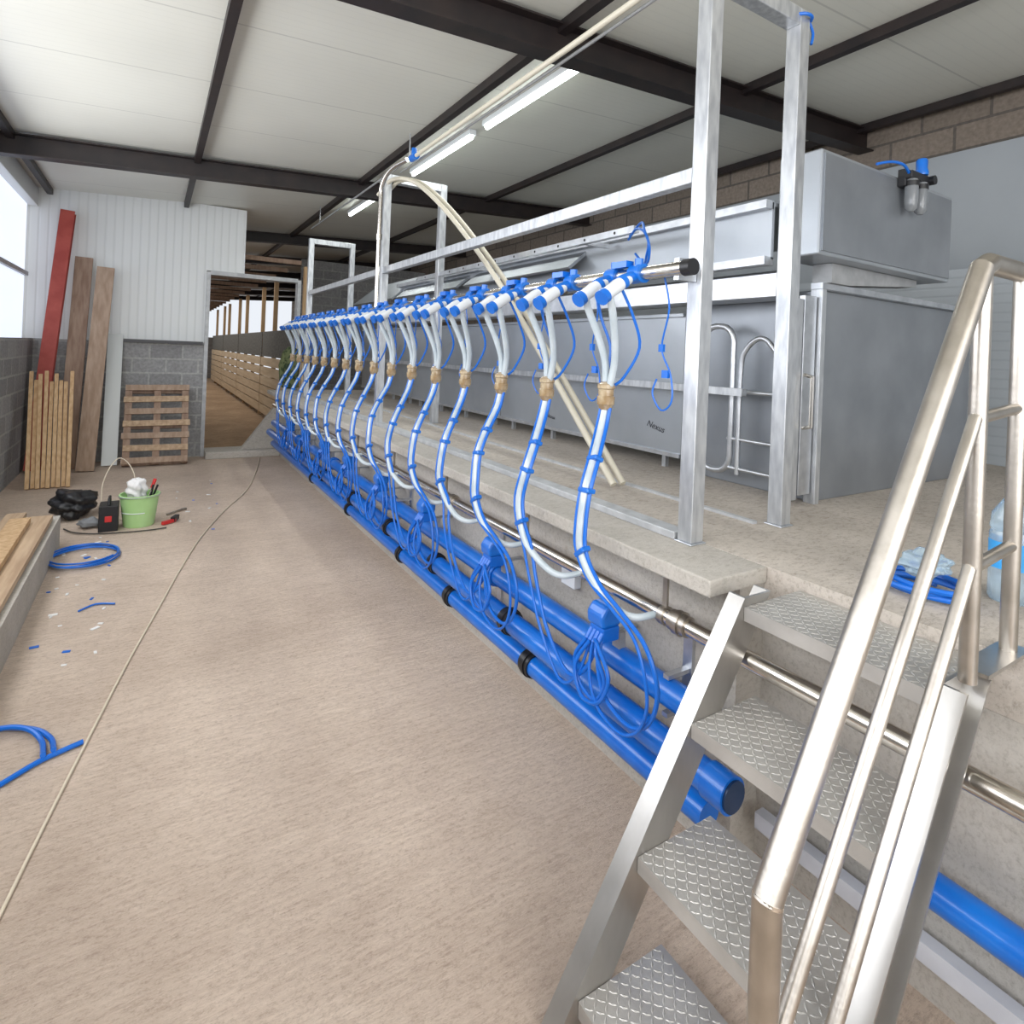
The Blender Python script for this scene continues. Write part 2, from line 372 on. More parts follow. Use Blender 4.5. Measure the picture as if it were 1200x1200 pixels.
# ---------------- platform frames ----------------
def portal(y,top,lab):
    e=thing('support_frame',(2.02,y,P),lab,'frame','galvanised support frames')
    s=.033
    for x in(1.75,2.30):
        mk('post',[P_mm(x-s,x+s,y-s,y+s,P+.006,top),P_mm(x-.042,x+.042,y-.042,y+.042,P,P+.006)],M_galvp,e,bevel=.004)
    mk('crossbar',[P_mm(1.75+s,2.30-s,y-s,y+s,top-.07,top)],M_galvp,e,bevel=.004)
    return e
pf=portal(1.50,3.16,'tall galvanised square-tube frame at the platform end')
mk('hose_wrap',[P_tube(ring((2.30,1.50,3.13),.052,20,'z'),.007,8,1,True),P_tube([(2.345,1.48,3.13),(2.36,1.47,3.08),(2.35,1.47,3.03)],.006,8,4)],M_blueh,pf,smooth=True,label='blue hose wrapped around the post')
portal(5.10,3.24,'galvanised square-tube frame midway along the platform')
portal(8.05,3.10,'small galvanised frame at the far platform end')
mk('guard_rail',[P_mm(1.725,1.775,1.54,8.0,2.335,2.395)],M_galvp,label='long galvanised square-tube rail joining the support frames',cat='rail',bevel=.004)
mk('edge_angle',[P_mm(1.712,1.788,1.545,9.4,P,P+.03)],M_galvm,label='flat galvanised rail along the concrete platform kerb',cat='rail',bevel=.004)
mk('floor_angle',[P_mm(2.20,2.225,1.55,8.8,P,P+.012)],M_galvm,label='thin galvanised strip fixed to the platform floor',cat='rail')

# ---------------- stall panels ----------------
def text_mesh(s,loc,size,parent,rz,ry=0):
    cu=bpy.data.curves.new('printed_text','FONT'); cu.body=s; cu.size=size; cu.extrude=.0003; cu.shear=.3
    o=bpy.data.objects.new('tmp',cu); COL.objects.link(o)
    dg=bpy.context.evaluated_depsgraph_get(); me=bpy.data.meshes.new_from_object(o.evaluated_get(dg))
    bpy.data.objects.remove(o)
    me.materials.clear(); me.materials.append(M_foil)
    t=bpy.data.objects.new('printed_text',me); COL.objects.link(t); t.parent=parent
    t.location=Vector(loc)-parent.location
    R=Matrix(((0,0,-1),(-1,0,0),(0,1,0))).to_4x4()
    t.rotation_euler=(R@Matrix.Rotation(rz,4,'Z')).to_euler()
    return t
ys=[2.5,4.7,6.9,9.0]
for i in range(3):
    a,b=ys[i],ys[i+1]-.01
    e=thing('stall_partition',(2.82,(a+b)/2,P),'smooth grey steel sheet partition on short legs behind the milking stalls','partition','stall partitions')
    mk('sheet',[P_mm(2.80,2.82,a,b,1.05,1.93),P_mm(2.775,2.82,a,b,1.93,1.95)],M_sheet,e)
    mk('edge_flange',[P_mm(2.785,2.80,a,b,1.05,1.075)],M_galv,e)
    for k in range(4):
        y=a+.15+k*.62
        mk('leg',[P_mm(2.83,2.86,y,y+.03,P,1.05)],M_galvp,e)
    if i==0:
        text_mesh('Nexus',(2.798,a+.30,1.22),.06,e,-.2)
        text_mesh('Nexus',(2.798,a+.74,1.60),.045,e,.3)
        text_mesh('Nexus',(2.798,a+1.45,1.15),.045,e,-.1)
mk('brisket_bar',[P_mm(2.64,2.68,1.96,8.9,1.48,1.52)],M_galvp,label='horizontal galvanised bar in front of the stall panels',cat='rail')
e=thing('feed_channel',(2.8,4.3,2.15),'long folded steel feed channel above the stalls with tilted lids','channel')
mk('channel_body',[P_mm(2.55,2.57,1.76,6.8,2.17,2.45),P_mm(2.57,3.6,1.76,6.8,2.43,2.45)],M_sheet,e)
mk('channel_flange',[P_mm(2.50,2.56,1.76,6.8,2.415,2.455)],M_galv,e)
mk('channel_flange',[P_mm(2.50,2.57,1.76,6.8,2.14,2.18)],M_galv,e)
for i in range(3):
    y0=3.2+i*1.75
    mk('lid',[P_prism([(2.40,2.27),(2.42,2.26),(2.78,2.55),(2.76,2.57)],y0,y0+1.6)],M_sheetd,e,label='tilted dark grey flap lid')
mk('head_rail_cover',[P_prism([(2.60,1.99),(2.60,2.11),(2.66,2.13),(2.79,2.13),(2.79,1.99)],1.76,7.6)],M_galv,label='long boxed galvanised rail cover above the stall panels',cat='channel',bevel=.004)
mk('perforated_bar',[(P_mm(2.28,2.32,2.44,5.6,2.37,2.41),M_galv)]+[(P_cyl((2.278,2.6+k*.28,2.39),(2.282,2.6+k*.28,2.39),.009,8),M_black) for k in range(11)]+[(P_mm(2.30,2.5,y,y+.03,2.37,2.40),M_galv) for y in (2.9,4.4,5.5)],label='perforated galvanised bar above the stalls',cat='rail')
e=thing('stall_cabinet',(3.7,2.2,P),'large grey steel end cabinet of the stall row','cabinet')
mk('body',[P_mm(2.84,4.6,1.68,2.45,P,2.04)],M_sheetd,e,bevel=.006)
mk('corner_post',[P_mm(2.80,2.84,1.64,1.70,P,2.04)],M_galvp,e,bevel=.003)
mk('hinge_post',[P_mm(2.62,2.68,1.66,1.72,1.0,1.98)],M_galvp,e,bevel=.003)
d=mk('door',[P_mm(2.69,2.79,1.66,1.69,1.02,2.0)],M_galv,e,bevel=.003)
mk('door_handle',[P_tube([(2.71,1.66,1.35),(2.71,1.62,1.36),(2.71,1.62,1.60),(2.71,1.66,1.61)],.009,8)],M_ss,d)
mk('top_lip',[P_mm(2.80,4.6,1.64,1.70,2.04,2.07)],M_galv,e)
e=thing('drive_box',(3.25,1.65,2.16),'wide grey folded steel box above the stall cabinet','box')
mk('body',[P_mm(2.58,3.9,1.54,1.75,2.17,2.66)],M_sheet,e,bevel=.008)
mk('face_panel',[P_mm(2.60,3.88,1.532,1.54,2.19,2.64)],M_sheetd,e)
mk('bracket',[P_prism([(2.84,2.168),(3.7,2.168),(3.7,2.13),(3.0,2.072),(2.84,2.072)],1.62,1.72)],M_galvd,e)
e=thing('air_filter_regulator',(3.38,1.48,2.45),'compressed air filter regulator with blue knob on the steel box','regulator')
mk('manifold',[P_mm(3.25,3.47,1.46,1.50,2.635,2.675),P_mm(3.25,3.45,1.49,1.531,2.60,2.69)],M_black,e,bevel=.005)
for x in(3.29,3.39):
    mk('bowl',[P_lathe([(.013,2.47),(.027,2.485),(.031,2.52),(.031,2.61),(.027,2.635)],(x,1.48,0))],M_glass,e,smooth=True)
    mk('bowl_collar',[P_lathe([(.034,2.60),(.034,2.625)],(x,1.48,0))],M_black,e,smooth=True)
mk('knob',[P_lathe([(.030,2.675),(.032,2.69),(.026,2.71),(.027,2.75),(.022,2.76)],(3.39,1.48,0))],M_blue,e,smooth=True,label='blue adjustment knob')
mk('gauge',[P_cyl((3.45,1.47,2.655),(3.45,1.44,2.655),.024)],M_black,e,smooth=True)
mk('air_hose',[P_tube([(3.26,1.48,2.66),(3.18,1.47,2.685),(3.10,1.49,2.69),(3.02,1.52,2.67)],.007,8,6)],M_blueh,e,smooth=True)
e=thing('tube_gate',(2.72,2.1,1.0),'curved galvanised tube gate at the stall entrance','gate')
def hoop(y0,y1,z0,z1,r,x,c=.07):
    pts=[]
    for (cy,cz_,s) in((y0+c,z1-c,180),(y1-c,z1-c,90),(y1-c,z0+c,0),(y0+c,z0+c,-90)):
        for k in range(5):
            a=math.radians(s-22.5*k)
            pts.append((x,cy+c*math.cos(a),cz_+c*math.sin(a)))
    return P_tube(pts,r,10,1,True)
mk('outer_tube',[hoop(2.08,2.29,1.05,1.86,.017,2.72,.09)],M_galv,e,smooth=True)
mk('inner_tube',[P_tube([(2.72,1.80,1.05),(2.72,1.80,1.62),(2.72,1.85,1.75),(2.72,1.92,1.79),(2.72,2.0,1.73),(2.72,2.03,1.6),(2.72,2.03,1.05)],.014,10,4)],M_galv,e,smooth=True)
for z in(1.08,1.24,1.5):
    mk('cross_tube',[P_cyl((2.72,1.76,z),(2.72,2.10,z),.01)],M_galv,e,smooth=True)
mk('hinge_post',[P_mm(2.70,2.74,1.73,1.77,P,1.98)],M_galvp,e)

# ---------------- pipes ----------------
def ypipe(name,x,z,r,y0,y1,m,lab,coup=(),cm=None,n=20):
    e=thing(name,(x,(y0+y1)/2,z),lab,'pipe')
    mk('pipe_body',[P_cyl((x,y0,z),(x,y1,z),r,n)],m,e,smooth=True)
    for y in coup:
        mk('coupling',[P_cyl((x,y-.035,z),(x,y+.035,z),r+.008,n),P_cyl((x,y-.012,z),(x,y+.012,z),r+.014,n)],cm or M_black,e,smooth=True)
    return e
e=ypipe('stainless_pipe',1.545,.767,.027,-1.5,9.15,M_ss,'polished stainless milk pipe below the platform edge',(1.35,3.1,4.9,6.7),M_ssb)
for y in (.2,1.42,2.3,3.2,4.1,5.0,6.2,7.4):
    mk('pipe_bracket',[P_mm(1.54,1.55,y-.01,y+.01,.80,.914 if y>1.2 else .80),P_cyl((1.545,y-.012,.767),(1.545,y+.012,.767),.033)],M_ssb,e,smooth=True)
e=ypipe('blue_pipe',1.56,.505,.048,1.25,9.15,M_blue,'thick blue plastic vacuum pipe along the pit wall',(2.6,4.2,5.8,7.4),M_blue)
mk('pipe_end',[P_cyl((1.56,1.13,.505),(1.56,1.25,.505),.052,20)],M_galvp,e,smooth=True,label='grey pipe end coupling')
ypipe('blue_pipe',1.70,.36,.043,-1.5,1.0,M_blue,'thick blue plastic pipe on the wall behind the stairs')
mk('floor_channel',[P_mm(1.70,1.74,-1.5,1.15,.16,.21),P_mm(1.74,1.788,-1.5,1.15,.16,.17)],M_flstrip,label='pale grey channel strip running under the stairs',cat='channel')
e=ypipe('blue_pipe',1.50,.372,.048,1.12,9.15,M_blue,'blue plastic pipe with dark end cap along the pit wall',(2.35,3.2,4.0,4.9,5.9,7.0),M_black)
mk('end_cap',[P_cyl((1.50,1.09,.372),(1.50,1.17,.372),.056,24)],M_blue,e,smooth=True)
mk('cap_seal',[P_cyl((1.50,1.082,.372),(1.50,1.09,.372),.047,24)],mat('cap_dark',(.01,.03,.08),.3),e,smooth=True)
e=ypipe('blue_pipe',1.565,.20,.047,1.22,9.15,M_blue,'lower blue plastic pipe near the pit floor',(2.25,3.1,3.9,5.2,6.6),M_black)
for y in (1.4,2.7,4.0,5.5,7.0,8.5):
    mk('wall_bracket',[P_mm(1.645,1.66,y-.02,y+.02,.12,.72),P_mm(1.54,1.645,y-.012,y+.012,.555,.57),P_mm(1.54,1.645,y-.012,y+.012,.425,.44)],M_galv,label='galvanised wall bracket holding blue pipes',cat='bracket',group='pipe brackets')
mk('junction_box',[P_mm(1.62,1.66,2.02,2.12,.62,.70)],M_whitep,label='small pale junction box on the pit wall',cat='box',bevel=.005)
e=ypipe('stainless_pipe',1.62,1.99,.026,1.45,8.3,M_ss,'polished stainless milk line above the platform edge')
mk('end_cap',[P_cyl((1.62,1.42,1.99),(1.62,1.46,1.99),.031)],M_black,e,smooth=True,label='black rubber end cap')
for y in (1.5,5.1,8.05):
    mk('hanger',[P_mm(1.62,1.715,y-.012,y+.012,1.95,2.03)],M_galv,e)

# ---------------- milking units ----------------
def unit(y0,var,j):
    e=thing('milking_unit',(1.62,y0,1.99),'milking unit with clear and blue hoses hanging from the stainless line','milking unit','milking units')
    def q(x,dy,z,o=0): return (x,y0+dy+o,z)
    mk('milk_tap',[P_cyl(q(1.62,-.15,1.99),q(1.62,-.09,1.99),.038),P_cyl(q(1.62,-.01,1.99),q(1.62,.05,1.99),.038),
        P_cyl(q(1.62,-.12,1.99),q(1.62,-.12,2.05),.018,12),P_cyl(q(1.62,.02,1.99),q(1.62,.02,2.05),.018,12),
        P_box(q(1.60,-.05,2.03),(.04,.08,.025)),P_cyl(q(1.60,-.12,1.98),q(1.53,-.12,1.955),.022,12),P_cyl(q(1.60,.02,1.98),q(1.53,.02,1.955),.022,12)],M_blue,e,smooth=True)
    for s in(-.12,.02):
        mk('teat_cup',[(P_tube([q(1.565,s,1.965),q(1.50,s-.01,1.93),q(1.43,s-.02,1.885)],[.022,.027,.024],14),M_whitep),
            (P_cyl(q(1.437,s-.018,1.889),q(1.415,s-.021,1.875),.030,14),M_blue),(P_cyl(q(1.54,s-.005,1.953),q(1.52,s-.006,1.942),.028,14),M_blue)],None,e,smooth=True)
    rd=random.uniform
    for s in(-.12,.02):
        mk('clear_tube',[P_tube([q(1.46,s-.01,1.90),q(1.49,s,1.84),q(1.54,s*.7,1.74),q(1.575,s*.42,1.64),q(1.58,s*.18,1.54)],.0155,10,5)],M_clear,e,smooth=True)
    mk('pulse_hose',[P_tube([q(1.55,-.10,1.93),q(1.60,-.12,1.82),q(1.64,-.12,1.70),q(1.62,-.06,1.58),q(1.60,-.02,1.54)],.006,8,5)],M_blueh,e,smooth=True)
    mk('pulse_hose',[P_tube([q(1.55,.05,1.93),q(1.59,.06,1.82),q(1.62,.03,1.70),q(1.60,.02,1.58),q(1.59,.015,1.54)],.006,8,5)],M_blueh,e,smooth=True)
    mk('claw',[P_lathe([(.018,1.440),(.027,1.448),(.031,1.46),(.036,1.465),(.037,1.495),(.032,1.50),(.032,1.525),(.037,1.53),(.037,1.545),(.02,1.557)],(1.58,y0,0),16)],M_amber,e,smooth=True,label='translucent amber plastic claw')
    w=[rd(-.02,.02) for _ in range(4)]
    # S-curve: out toward the pit, in again, then down to the pipes
    main=[(1.58,0,1.45),(1.55,-.015,1.37),(1.475,-.055+w[0],1.26),(1.415,-.085+w[0],1.15),(1.39,-.09+w[1],1.03),(1.385,-.12,.93),(1.39,-.19+w[2],.84)]
    mp=[q(*p) for p in main]+[q(1.415,-.28,.775),q(1.455,-.34,.755),q(1.525,-.37,.765)]
    nr=(len(mp)-1)*6+1
    rad=[.0165 if i<nr*.6 else .0165-.005*(i-nr*.6)/(nr*.4) for i in range(nr)]
    mk('milk_tube',[P_tube(mp,rad,12,6)],M_clear,e,smooth=True)
    if var==0: tail=[(1.40,-.31,.78),(1.40,-.43,.715),(1.40,-.49,.60),(1.40,-.46,.48),(1.40,-.37,.42),(1.40,-.25,.45),(1.41,-.19,.54),(1.45,-.165,.62)]
    else: tail=[(1.385,-.235,.72),(1.38,-.33,.56),(1.395,-.45,.44),(1.41,-.54,.49),(1.45,-.575,.62)]
    for side in(0,1):
        offs=(.004,-.0235) if side==0 else (-.012,.0165)
        pts=[(p[0]+offs[0],p[1]+offs[1],p[2]) for p in main]+[(p[0]-.014*side,p[1]-.02+.03*side,p[2]-(.035*side if 1<i<len(tail)-1 else 0)) for i,p in enumerate(tail)]
        mk('pulse_hose',[P_tube([q(*p) for p in pts],.0078 if side==0 else .006,8,6)],M_blueh,e,smooth=True)
    for p,pn in((main[2],main[3]),(main[3],main[4]),(main[5],main[6])):
        a=Vector(q(*p))+Vector((0,-.006,0)); b=Vector(q(*pn))+Vector((0,-.006,0)); t=(b-a).normalized()
        mk('hose_clip',[P_bar(a-t*.008,a+t*.012,.060,.043,(1,0,0))],M_blue,e,bevel=.006)
    mk('hook_cord',[P_tube([q(1.66,-.22,1.97),q(1.67,-.24,1.85),q(1.68,-.20,1.70),q(1.68,-.25,1.60),q(1.67,-.27,1.50),q(1.67,-.22,1.46),q(1.66,-.18,1.52),q(1.67,-.19,1.58)],.0035,6,5),
        P_box(q(1.675,-.23,1.60),(.014,.03,.03)),P_box(q(1.68,-.2,1.70),(.014,.022,.03))],M_blueh,e,smooth=True)
    return e
Y0=1.815; SP=.42
protos=[unit(Y0,0,0),unit(Y0+SP,1,1),unit(Y0+2*SP,0,2),unit(Y0+3*SP,1,3)]
for i in range(4,16):
    copy_thing(protos[i%4],(0,SP*(i-i%4),0))
def pulsator(y):
    e=thing('pulsator',(1.47,y,.6),'blue plastic pulsator box mounted over the blue pipe','pulsator','pulsators')
    mk('cover',[P_prism([(1.43,.655),(1.52,.655),(1.525,.70),(1.505,.735),(1.45,.735),(1.425,.70)],y-.045,y+.045)],M_blue,e,bevel=.012)
    mk('base',[P_mm(1.44,1.52,y-.04,y+.04,.60,.655)],M_blueh,e,bevel=.006)
    mk('nozzle',[P_cyl((1.445,y+o,.635),(1.42,y+o,.60),.01,10) for o in(-.03,-.01,.01,.03)],M_blueh,e,smooth=True)
    mk('hose_loop',[P_tube([(1.42,y+.03,.60),(1.40,y+.07,.52),(1.395,y+.03,.44),(1.395,y-.06,.42),(1.40,y-.10,.50),(1.40,y-.05,.58),(1.425,y-.03,.605)],.0075,8,6),
       P_tube([(1.42,y+.01,.60),(1.385,y+.05,.50),(1.38,y+.0,.41),(1.385,y-.09,.43),(1.39,y-.13,.53),(1.40,y-.06,.61),(1.425,y-.01,.61)],.0075,8,6)],M_blueh,e,smooth=True)
    mk('bracket',[P_mm(1.50,1.655,y+.0,y+.02,.60,.612),P_mm(1.54,1.57,y-.02,y+.02,.55,.61)],M_galvd,e)
    return e
pp=pulsator(Y0-.16)
for i in range(1,8): copy_thing(pp,(0,2*SP*i,0))
mk('air_hose_bundle',[P_tube([(2.30,2.5,2.34),(2.24,2.38,2.37),(2.20,2.28,2.34),(2.18,2.22,2.27),(2.20,2.25,2.20),(2.26,2.33,2.18),(2.30,2.44,2.25)],.007,8,6),
  P_tube([(2.31,2.5,2.36),(2.24,2.34,2.40),(2.17,2.24,2.33),(2.17,2.20,2.24),(2.22,2.26,2.17),(2.29,2.38,2.19)],.007,8,6)],M_blueh,label='loop of thin blue air hoses at the bar end',cat='hose',smooth=True)

mk('overhead_pipe',[P_tube([(1.74,.2,3.22),(1.74,4.5,3.22)],.016,12)],M_cream,label='straight pale plastic pipe running overhead',cat='pipe',smooth=True)
mk('overhead_rod',[P_tube([(1.80,.2,3.22),(1.80,4.9,3.22)],.009,10)],M_galvd,label='thin galvanised rod running beside the overhead pipe',cat='pipe',smooth=True)
for o,lab in((0,'pale plastic hose arching from the frame down to the platform'),(.065,'second pale plastic hose arching down beside the other')):
    mk('cream_hose',[P_tube([(1.72+o,5.25,3.08),(1.76+o,5.02,3.17),(1.84+o,4.75,3.12),(1.93+o,4.45,2.92),(2.0+o,4.05,2.60),(2.05+o,3.55,2.17),(2.07+o,3.1,1.75),(2.08+o,2.3,.99)],.019,10,6)],M_cream,label=lab,cat='hose',smooth=True)
mk('ceiling_conduit',[P_cyl((1.95,-1,3.42),(1.95,9,3.42),.010,8)]+[P_cyl((1.95,y,3.42),(1.95,y,cz(1.95)-.07),.006,6) for y in(1.5,5.1,8.5)],M_galvd,label='thin metal conduit under the ceiling',cat='conduit',smooth=True)
mk('valve',[P_cyl((1.74,4.45,3.22),(1.74,4.45,3.29),.022,12),P_cyl((1.74,4.40,3.22),(1.74,4.5,3.22),.030,12)],M_blue,label='small blue valve on the pale overhead pipe',cat='valve',smooth=True)
mk('bent_riser_pipe',[P_tube([(1.66,5.0,2.0),(1.66,5.0,2.9),(1.66,4.97,3.1),(1.68,4.8,3.2),(1.72,4.55,3.22)],.02,10,5),P_cyl((1.66,5.0,2.62),(1.66,5.0,2.67),.027,12)],M_ss,label='stainless riser pipe bending at the top of the frame',cat='pipe',smooth=True)

# ---------------- stairs ----------------
e=thing('metal_staircase',(1.3,.83,0),'stainless steel stairs with checker plate treads and tube handrail','stairs')
YA,YN=1.08,.585
def xf(z): return 1.48+(z-.92)/1.456
def stringer(yin,sgn):
    g=[]
    w=.125
    poly=[(xf(.96),.96),(xf(.96)+w,.96),(xf(0)+w,0),(xf(0),0)]
    g.append(P_prism(poly,yin,yin+sgn*.008))
    for (a,b) in((0,.008),(w-.008,w)):
        g.append(P_prism([(xf(.96)+a,.96),(xf(.96)+b,.96),(xf(0)+b,0),(xf(0)+a,0)],yin+sgn*.008,yin+sgn*.055))
    return g
mk('stringer',stringer(YA,1),M_string,e)
mk('stringer',stringer(YN,-1),M_string,e)
for (x,z) in((1.505,.935),(1.295,.655),(1.11,.365),(.93,.09)):
    D=.28
    g=[P_mm(x,x+D,YN+.001,YA-.001,z-.006,z),P_mm(x,x+.006,YN+.001,YA-.001,z-.04,z-.006),P_mm(x+D-.006,x+D,YN+.001,YA-.001,z-.04,z-.006)]
    ST=.019
    ny=int((YA-YN-.02)/ST); nx=int((D-.02)/ST)
    for i in range(nx+1):
        for j in range(ny+1):
            cx=x+.011+i*ST; cy=YN+.012+j*ST
            a=math.radians(45 if (i+j)%2 else -45)
            L,W,H=.0112,.0036,.0015
            ca,sa=math.cos(a),math.sin(a)
            def tr(u,v,w): return Vector((cx+u*ca-v*sa,cy+u*sa+v*ca,z+w))
            v=[tr(-L,0,0),tr(0,-W,0),tr(L,0,0),tr(0,W,0),tr(-L*.55,0,H),tr(L*.55,0,H)]
            g.append((v,[(0,1,4),(1,5,4),(1,2,5),(2,3,5),(3,4,5),(3,0,4)]))
    mk('tread',g,M_tread,e,label='diamond-pattern checker plate tread')
mk('landing_plate',[P_mm(1.60,1.85,YN-.06,YN,.971,.98)],M_string,e)
yh=.555
mk('handrail',[P_tube([(.862,yh,.0),(.862,yh,.80),(1.565,yh,1.885),(1.60,yh,1.90),(2.6,yh,1.90)],.0235,24,1,False,True)],M_ssb,e,smooth=True)
mk('weld_seam',[P_tube([(.862,yh,.797),(.864,yh,.803)],.0245,20)],M_ss,e,smooth=True)
for x in(1.575,1.80):
    mk('rail_post',[P_cyl((x,yh,.96),(x,yh,1.885),.018,16)],M_ssb,e,smooth=True)
sl=1.52
for zt in(1.57,1.235):
    xb=1.575-(zt-.30)/sl if zt>1.3 else .93
    zb=zt-(1.575-xb)*sl
    mk('mid_rail',[P_tube([(xb,yh,max(zb,.12)),(1.56,yh,zt-.022),(1.80,yh,zt)],.0135,14,1,False,True)],M_ssb,e,smooth=True)
mk('rail_post',[P_cyl((2.15,yh,P),(2.15,yh,1.885),.019,16)],M_ssb,e,smooth=True)

# ---------------- left side things ----------------
mk('trim_3',[P_mm(XL,-.58,-2,5.75,0,.24)],M_wallc,kind='structure')
for (a,b,z,x,w,m,dy) in((2.6,5.6,.245,-.68,.14,M_woodp,.0),(3.0,5.75,.245,-.86,.12,M_woodp,.02),(2.2,5.4,.29,-.74,.12,M_wood,-.06)):
    mk('timber_plank',[P_bar((x,a,z+.022),(x+dy*.6,b,z+.022),w,.04)],m,label='long rough timber plank lying on the concrete ledge',cat='plank',group='planks on the ledge',bevel=.003)
def ibar(p0,p1,w,h,t,up):
    p0=Vector(p0);p1=Vector(p1); d=(p1-p0).normalized(); u=Vector(up); s=d.cross(u).normalized(); u=s.cross(d)
    return [P_bar(p0+u*(h/2),p1+u*(h/2),w,t,up),P_bar(p0-u*(h/2),p1-u*(h/2),w,t,up),P_bar(p0,p1,t,h,up)]
mk('red_steel_beam',ibar((-1.20,8.98,.02),(-.99,9.38,3.26),.15,.14,.01,(0,1,0)),M_red,label='red primed steel i-beam leaning against the back wall',cat='beam')
mk('timber_board',[P_bar((-.88,9.0,.01),(-.81,9.42,2.70),.19,.04,(0,1,0))],M_woodo,label='tall weathered timber board leaning on the wall',cat='plank',bevel=.003)
mk('timber_board',[P_bar((-.67,8.80,.01),(-.565,9.28,2.58),.19,.05,(0,1,0))],M_woodo2,label='tall paler timber board leaning beside another',cat='plank',bevel=.003)
mk('grey_sheet',[P_bar((-.44,9.1,.01),(-.44,9.46,1.72),.17,.02,(0,1,0))],mat('pale_grey_sheet',(.60,.63,.62),.3),label='narrow pale grey sheet leaning against the wall',cat='sheet')
for i in range(9):
    x=-1.10+i*.044
    mk('timber_stick',[P_bar((x,7.95+.03*(i%2),.008),(x*1.06-.02+random.uniform(-.01,.01),8.55,1.17+random.uniform(-.06,.10)),.036,.022,(0,1,0))],M_wood,label='thin pale timber stick leaning in a bundle',cat='stick',group='bundle of timber sticks')
e=thing('wooden_pallet',(.08,9.1,0),'worn wooden pallet leaning against the block wall','pallet')
rp=random.Random(3)
def PL(u,v,w):
    a=math.radians(68)
    return Vector((.07+u,8.90+v*math.cos(a)-w*math.sin(a)+.10,v*math.sin(a)+w*math.cos(a)+.0))
def PLbox(u0,u1,v0,v1,w0,w1,t=0):
    v=[PL(u,vv+(t if u>0 else 0),w) for u in(u0,u1) for vv in(v0,v1) for w in(w0,w1)]
    return v,[(0,1,3,2),(4,6,7,5),(0,4,5,1),(2,3,7,6),(0,2,6,4),(1,5,7,3)]
for i in range(7): mk('deck_board',[PLbox(-.37+rp.uniform(-.02,.02),.37+rp.uniform(-.03,.02),.012+i*.165,.09+i*.165,.10,.12,rp.uniform(-.01,.014))],M_woodp if i%2 else M_woodo2,e)
for u in(-.37,-.04,.29): mk('stringer_block',[PLbox(u,u+.08,0,1.07,.02,.10)],M_woodo,e)
for i in(0,3,6): mk('bottom_board',[PLbox(-.37,.37,.0+i*.165,.09+i*.165,.0,.02)],M_woodo,e)
mk('trim_4',[P_mm(-.35,.6,YB-.10,YB,1.62,1.66)],mat('dark_trim',(.06,.06,.065),.5),kind='structure')
bx,by=-.06,6.14
e=thing('bucket',(bx,by,0),'light green plastic bucket filled with tools and a rag','bucket')
mk('bucket_body',[P_lathe([(.115,0),(.12,.01),(.15,.26),(.158,.262),(.158,.28),(.146,.28),(.142,.25),(.11,.02)],(bx,by,0),28)],M_green,e,smooth=True)
mk('bucket_label',[P_tube(ring((bx,by,.13),.1375,24,'z',start=math.pi*1.1,sweep=math.pi*.5),.004,6)],M_whitep,e)
mk('bucket_handle',[P_tube(ring((bx,by-.0,.27),.16,14,'z',start=math.pi,sweep=math.pi),.004,6)],M_galv,e,smooth=True)
def blob(name,c,s,m,lab,cat,seed=0,sub=3,par=None):
    bm=bmesh.new(); bmesh.ops.create_icosphere(bm,subdivisions=sub,radius=1)
    rr=random.Random(seed); ph=[rr.uniform(0,6) for _ in range(6)]
    for v in bm.verts:
        p=v.co.copy(); k=1+.20*math.sin(5*p.x+ph[0])*math.sin(4*p.y+ph[1])+.12*math.sin(9*p.z+ph[2]+3*p.x)+.07*math.sin(17*p.x+ph[3])*math.sin(15*p.y+ph[4])
        v.co=Vector((p.x*s[0]*k,p.y*s[1]*k,max(p.z,-.85)*s[2]*k))
    mz=min(v.co.z for v in bm.verts)
    for v in bm.verts: v.co.z-=mz
    me=bpy.data.meshes.new(name); bm.to_mesh(me); bm.free(); me.materials.append(m)
    me.polygons.foreach_set('use_smooth',[True]*len(me.polygons))
    o=bpy.data.objects.new(name,me); COL.objects.link(o); o.location=c; o['label']=lab; o['category']=cat; return o
blob('rag',(bx-.03,by,.20),(.08,.08,.10),M_rag,'crumpled white rag stuffed in the bucket','rag',1,4)
mk('screwdriver',[(P_cyl((bx+.05,by+.03,.18),(bx+.09,by+.05,.31),.006),M_ss),(P_cyl((bx+.09,by+.05,.31),(bx+.115,by+.06,.39),.014),M_redp)],label='red-handled screwdriver in the bucket',cat='tool',smooth=True)
mk('pliers',[(P_cyl((bx+.07,by-.04,.17),(bx+.10,by-.05,.36),.009),M_black),(P_cyl((bx+.075,by-.01,.17),(bx+.135,by-.02,.35),.009),M_black)],label='dark plier handles sticking out of the bucket',cat='tool',smooth=True)
mk('tool_case',[(P_box((-.28,6.10,.11),(.14,.20,.22)),M_black),(P_tube([(-.28,6.03,.22),(-.28,6.05,.27),(-.28,6.15,.27),(-.28,6.17,.22)],.012,8),M_black),(P_box((-.28,5.995,.11),(.05,.012,.05)),M_redp)],label='small black tool case standing beside the bucket',cat='case',bevel=.015)
blob('black_bag',(-.58,6.62,0),(.17,.20,.12),M_black,'crumpled black bag on the concrete floor','bag',3,4)
blob('cloth_scrap',(-.42,6.20,0),(.08,.07,.04),M_tool,'small grey cloth scrap on the floor','cloth',5)
mk('hand_tool',[(P_bar((.12,6.02,.02),(.22,6.10,.02),.03,.03),M_redp),(P_bar((.20,6.08,.03),(.24,6.18,.03),.04,.04),M_black)],label='small red and dark hand tool beside the bucket',cat='tool',bevel=.004)
mk('wrench',[P_bar((.16,6.35,.012),(.30,6.5,.012),.02,.015),P_bar((.29,6.49,.012),(.32,6.52,.012),.04,.018)],M_ssb,label='small steel wrench lying near the bucket',cat='tool',bevel=.003)
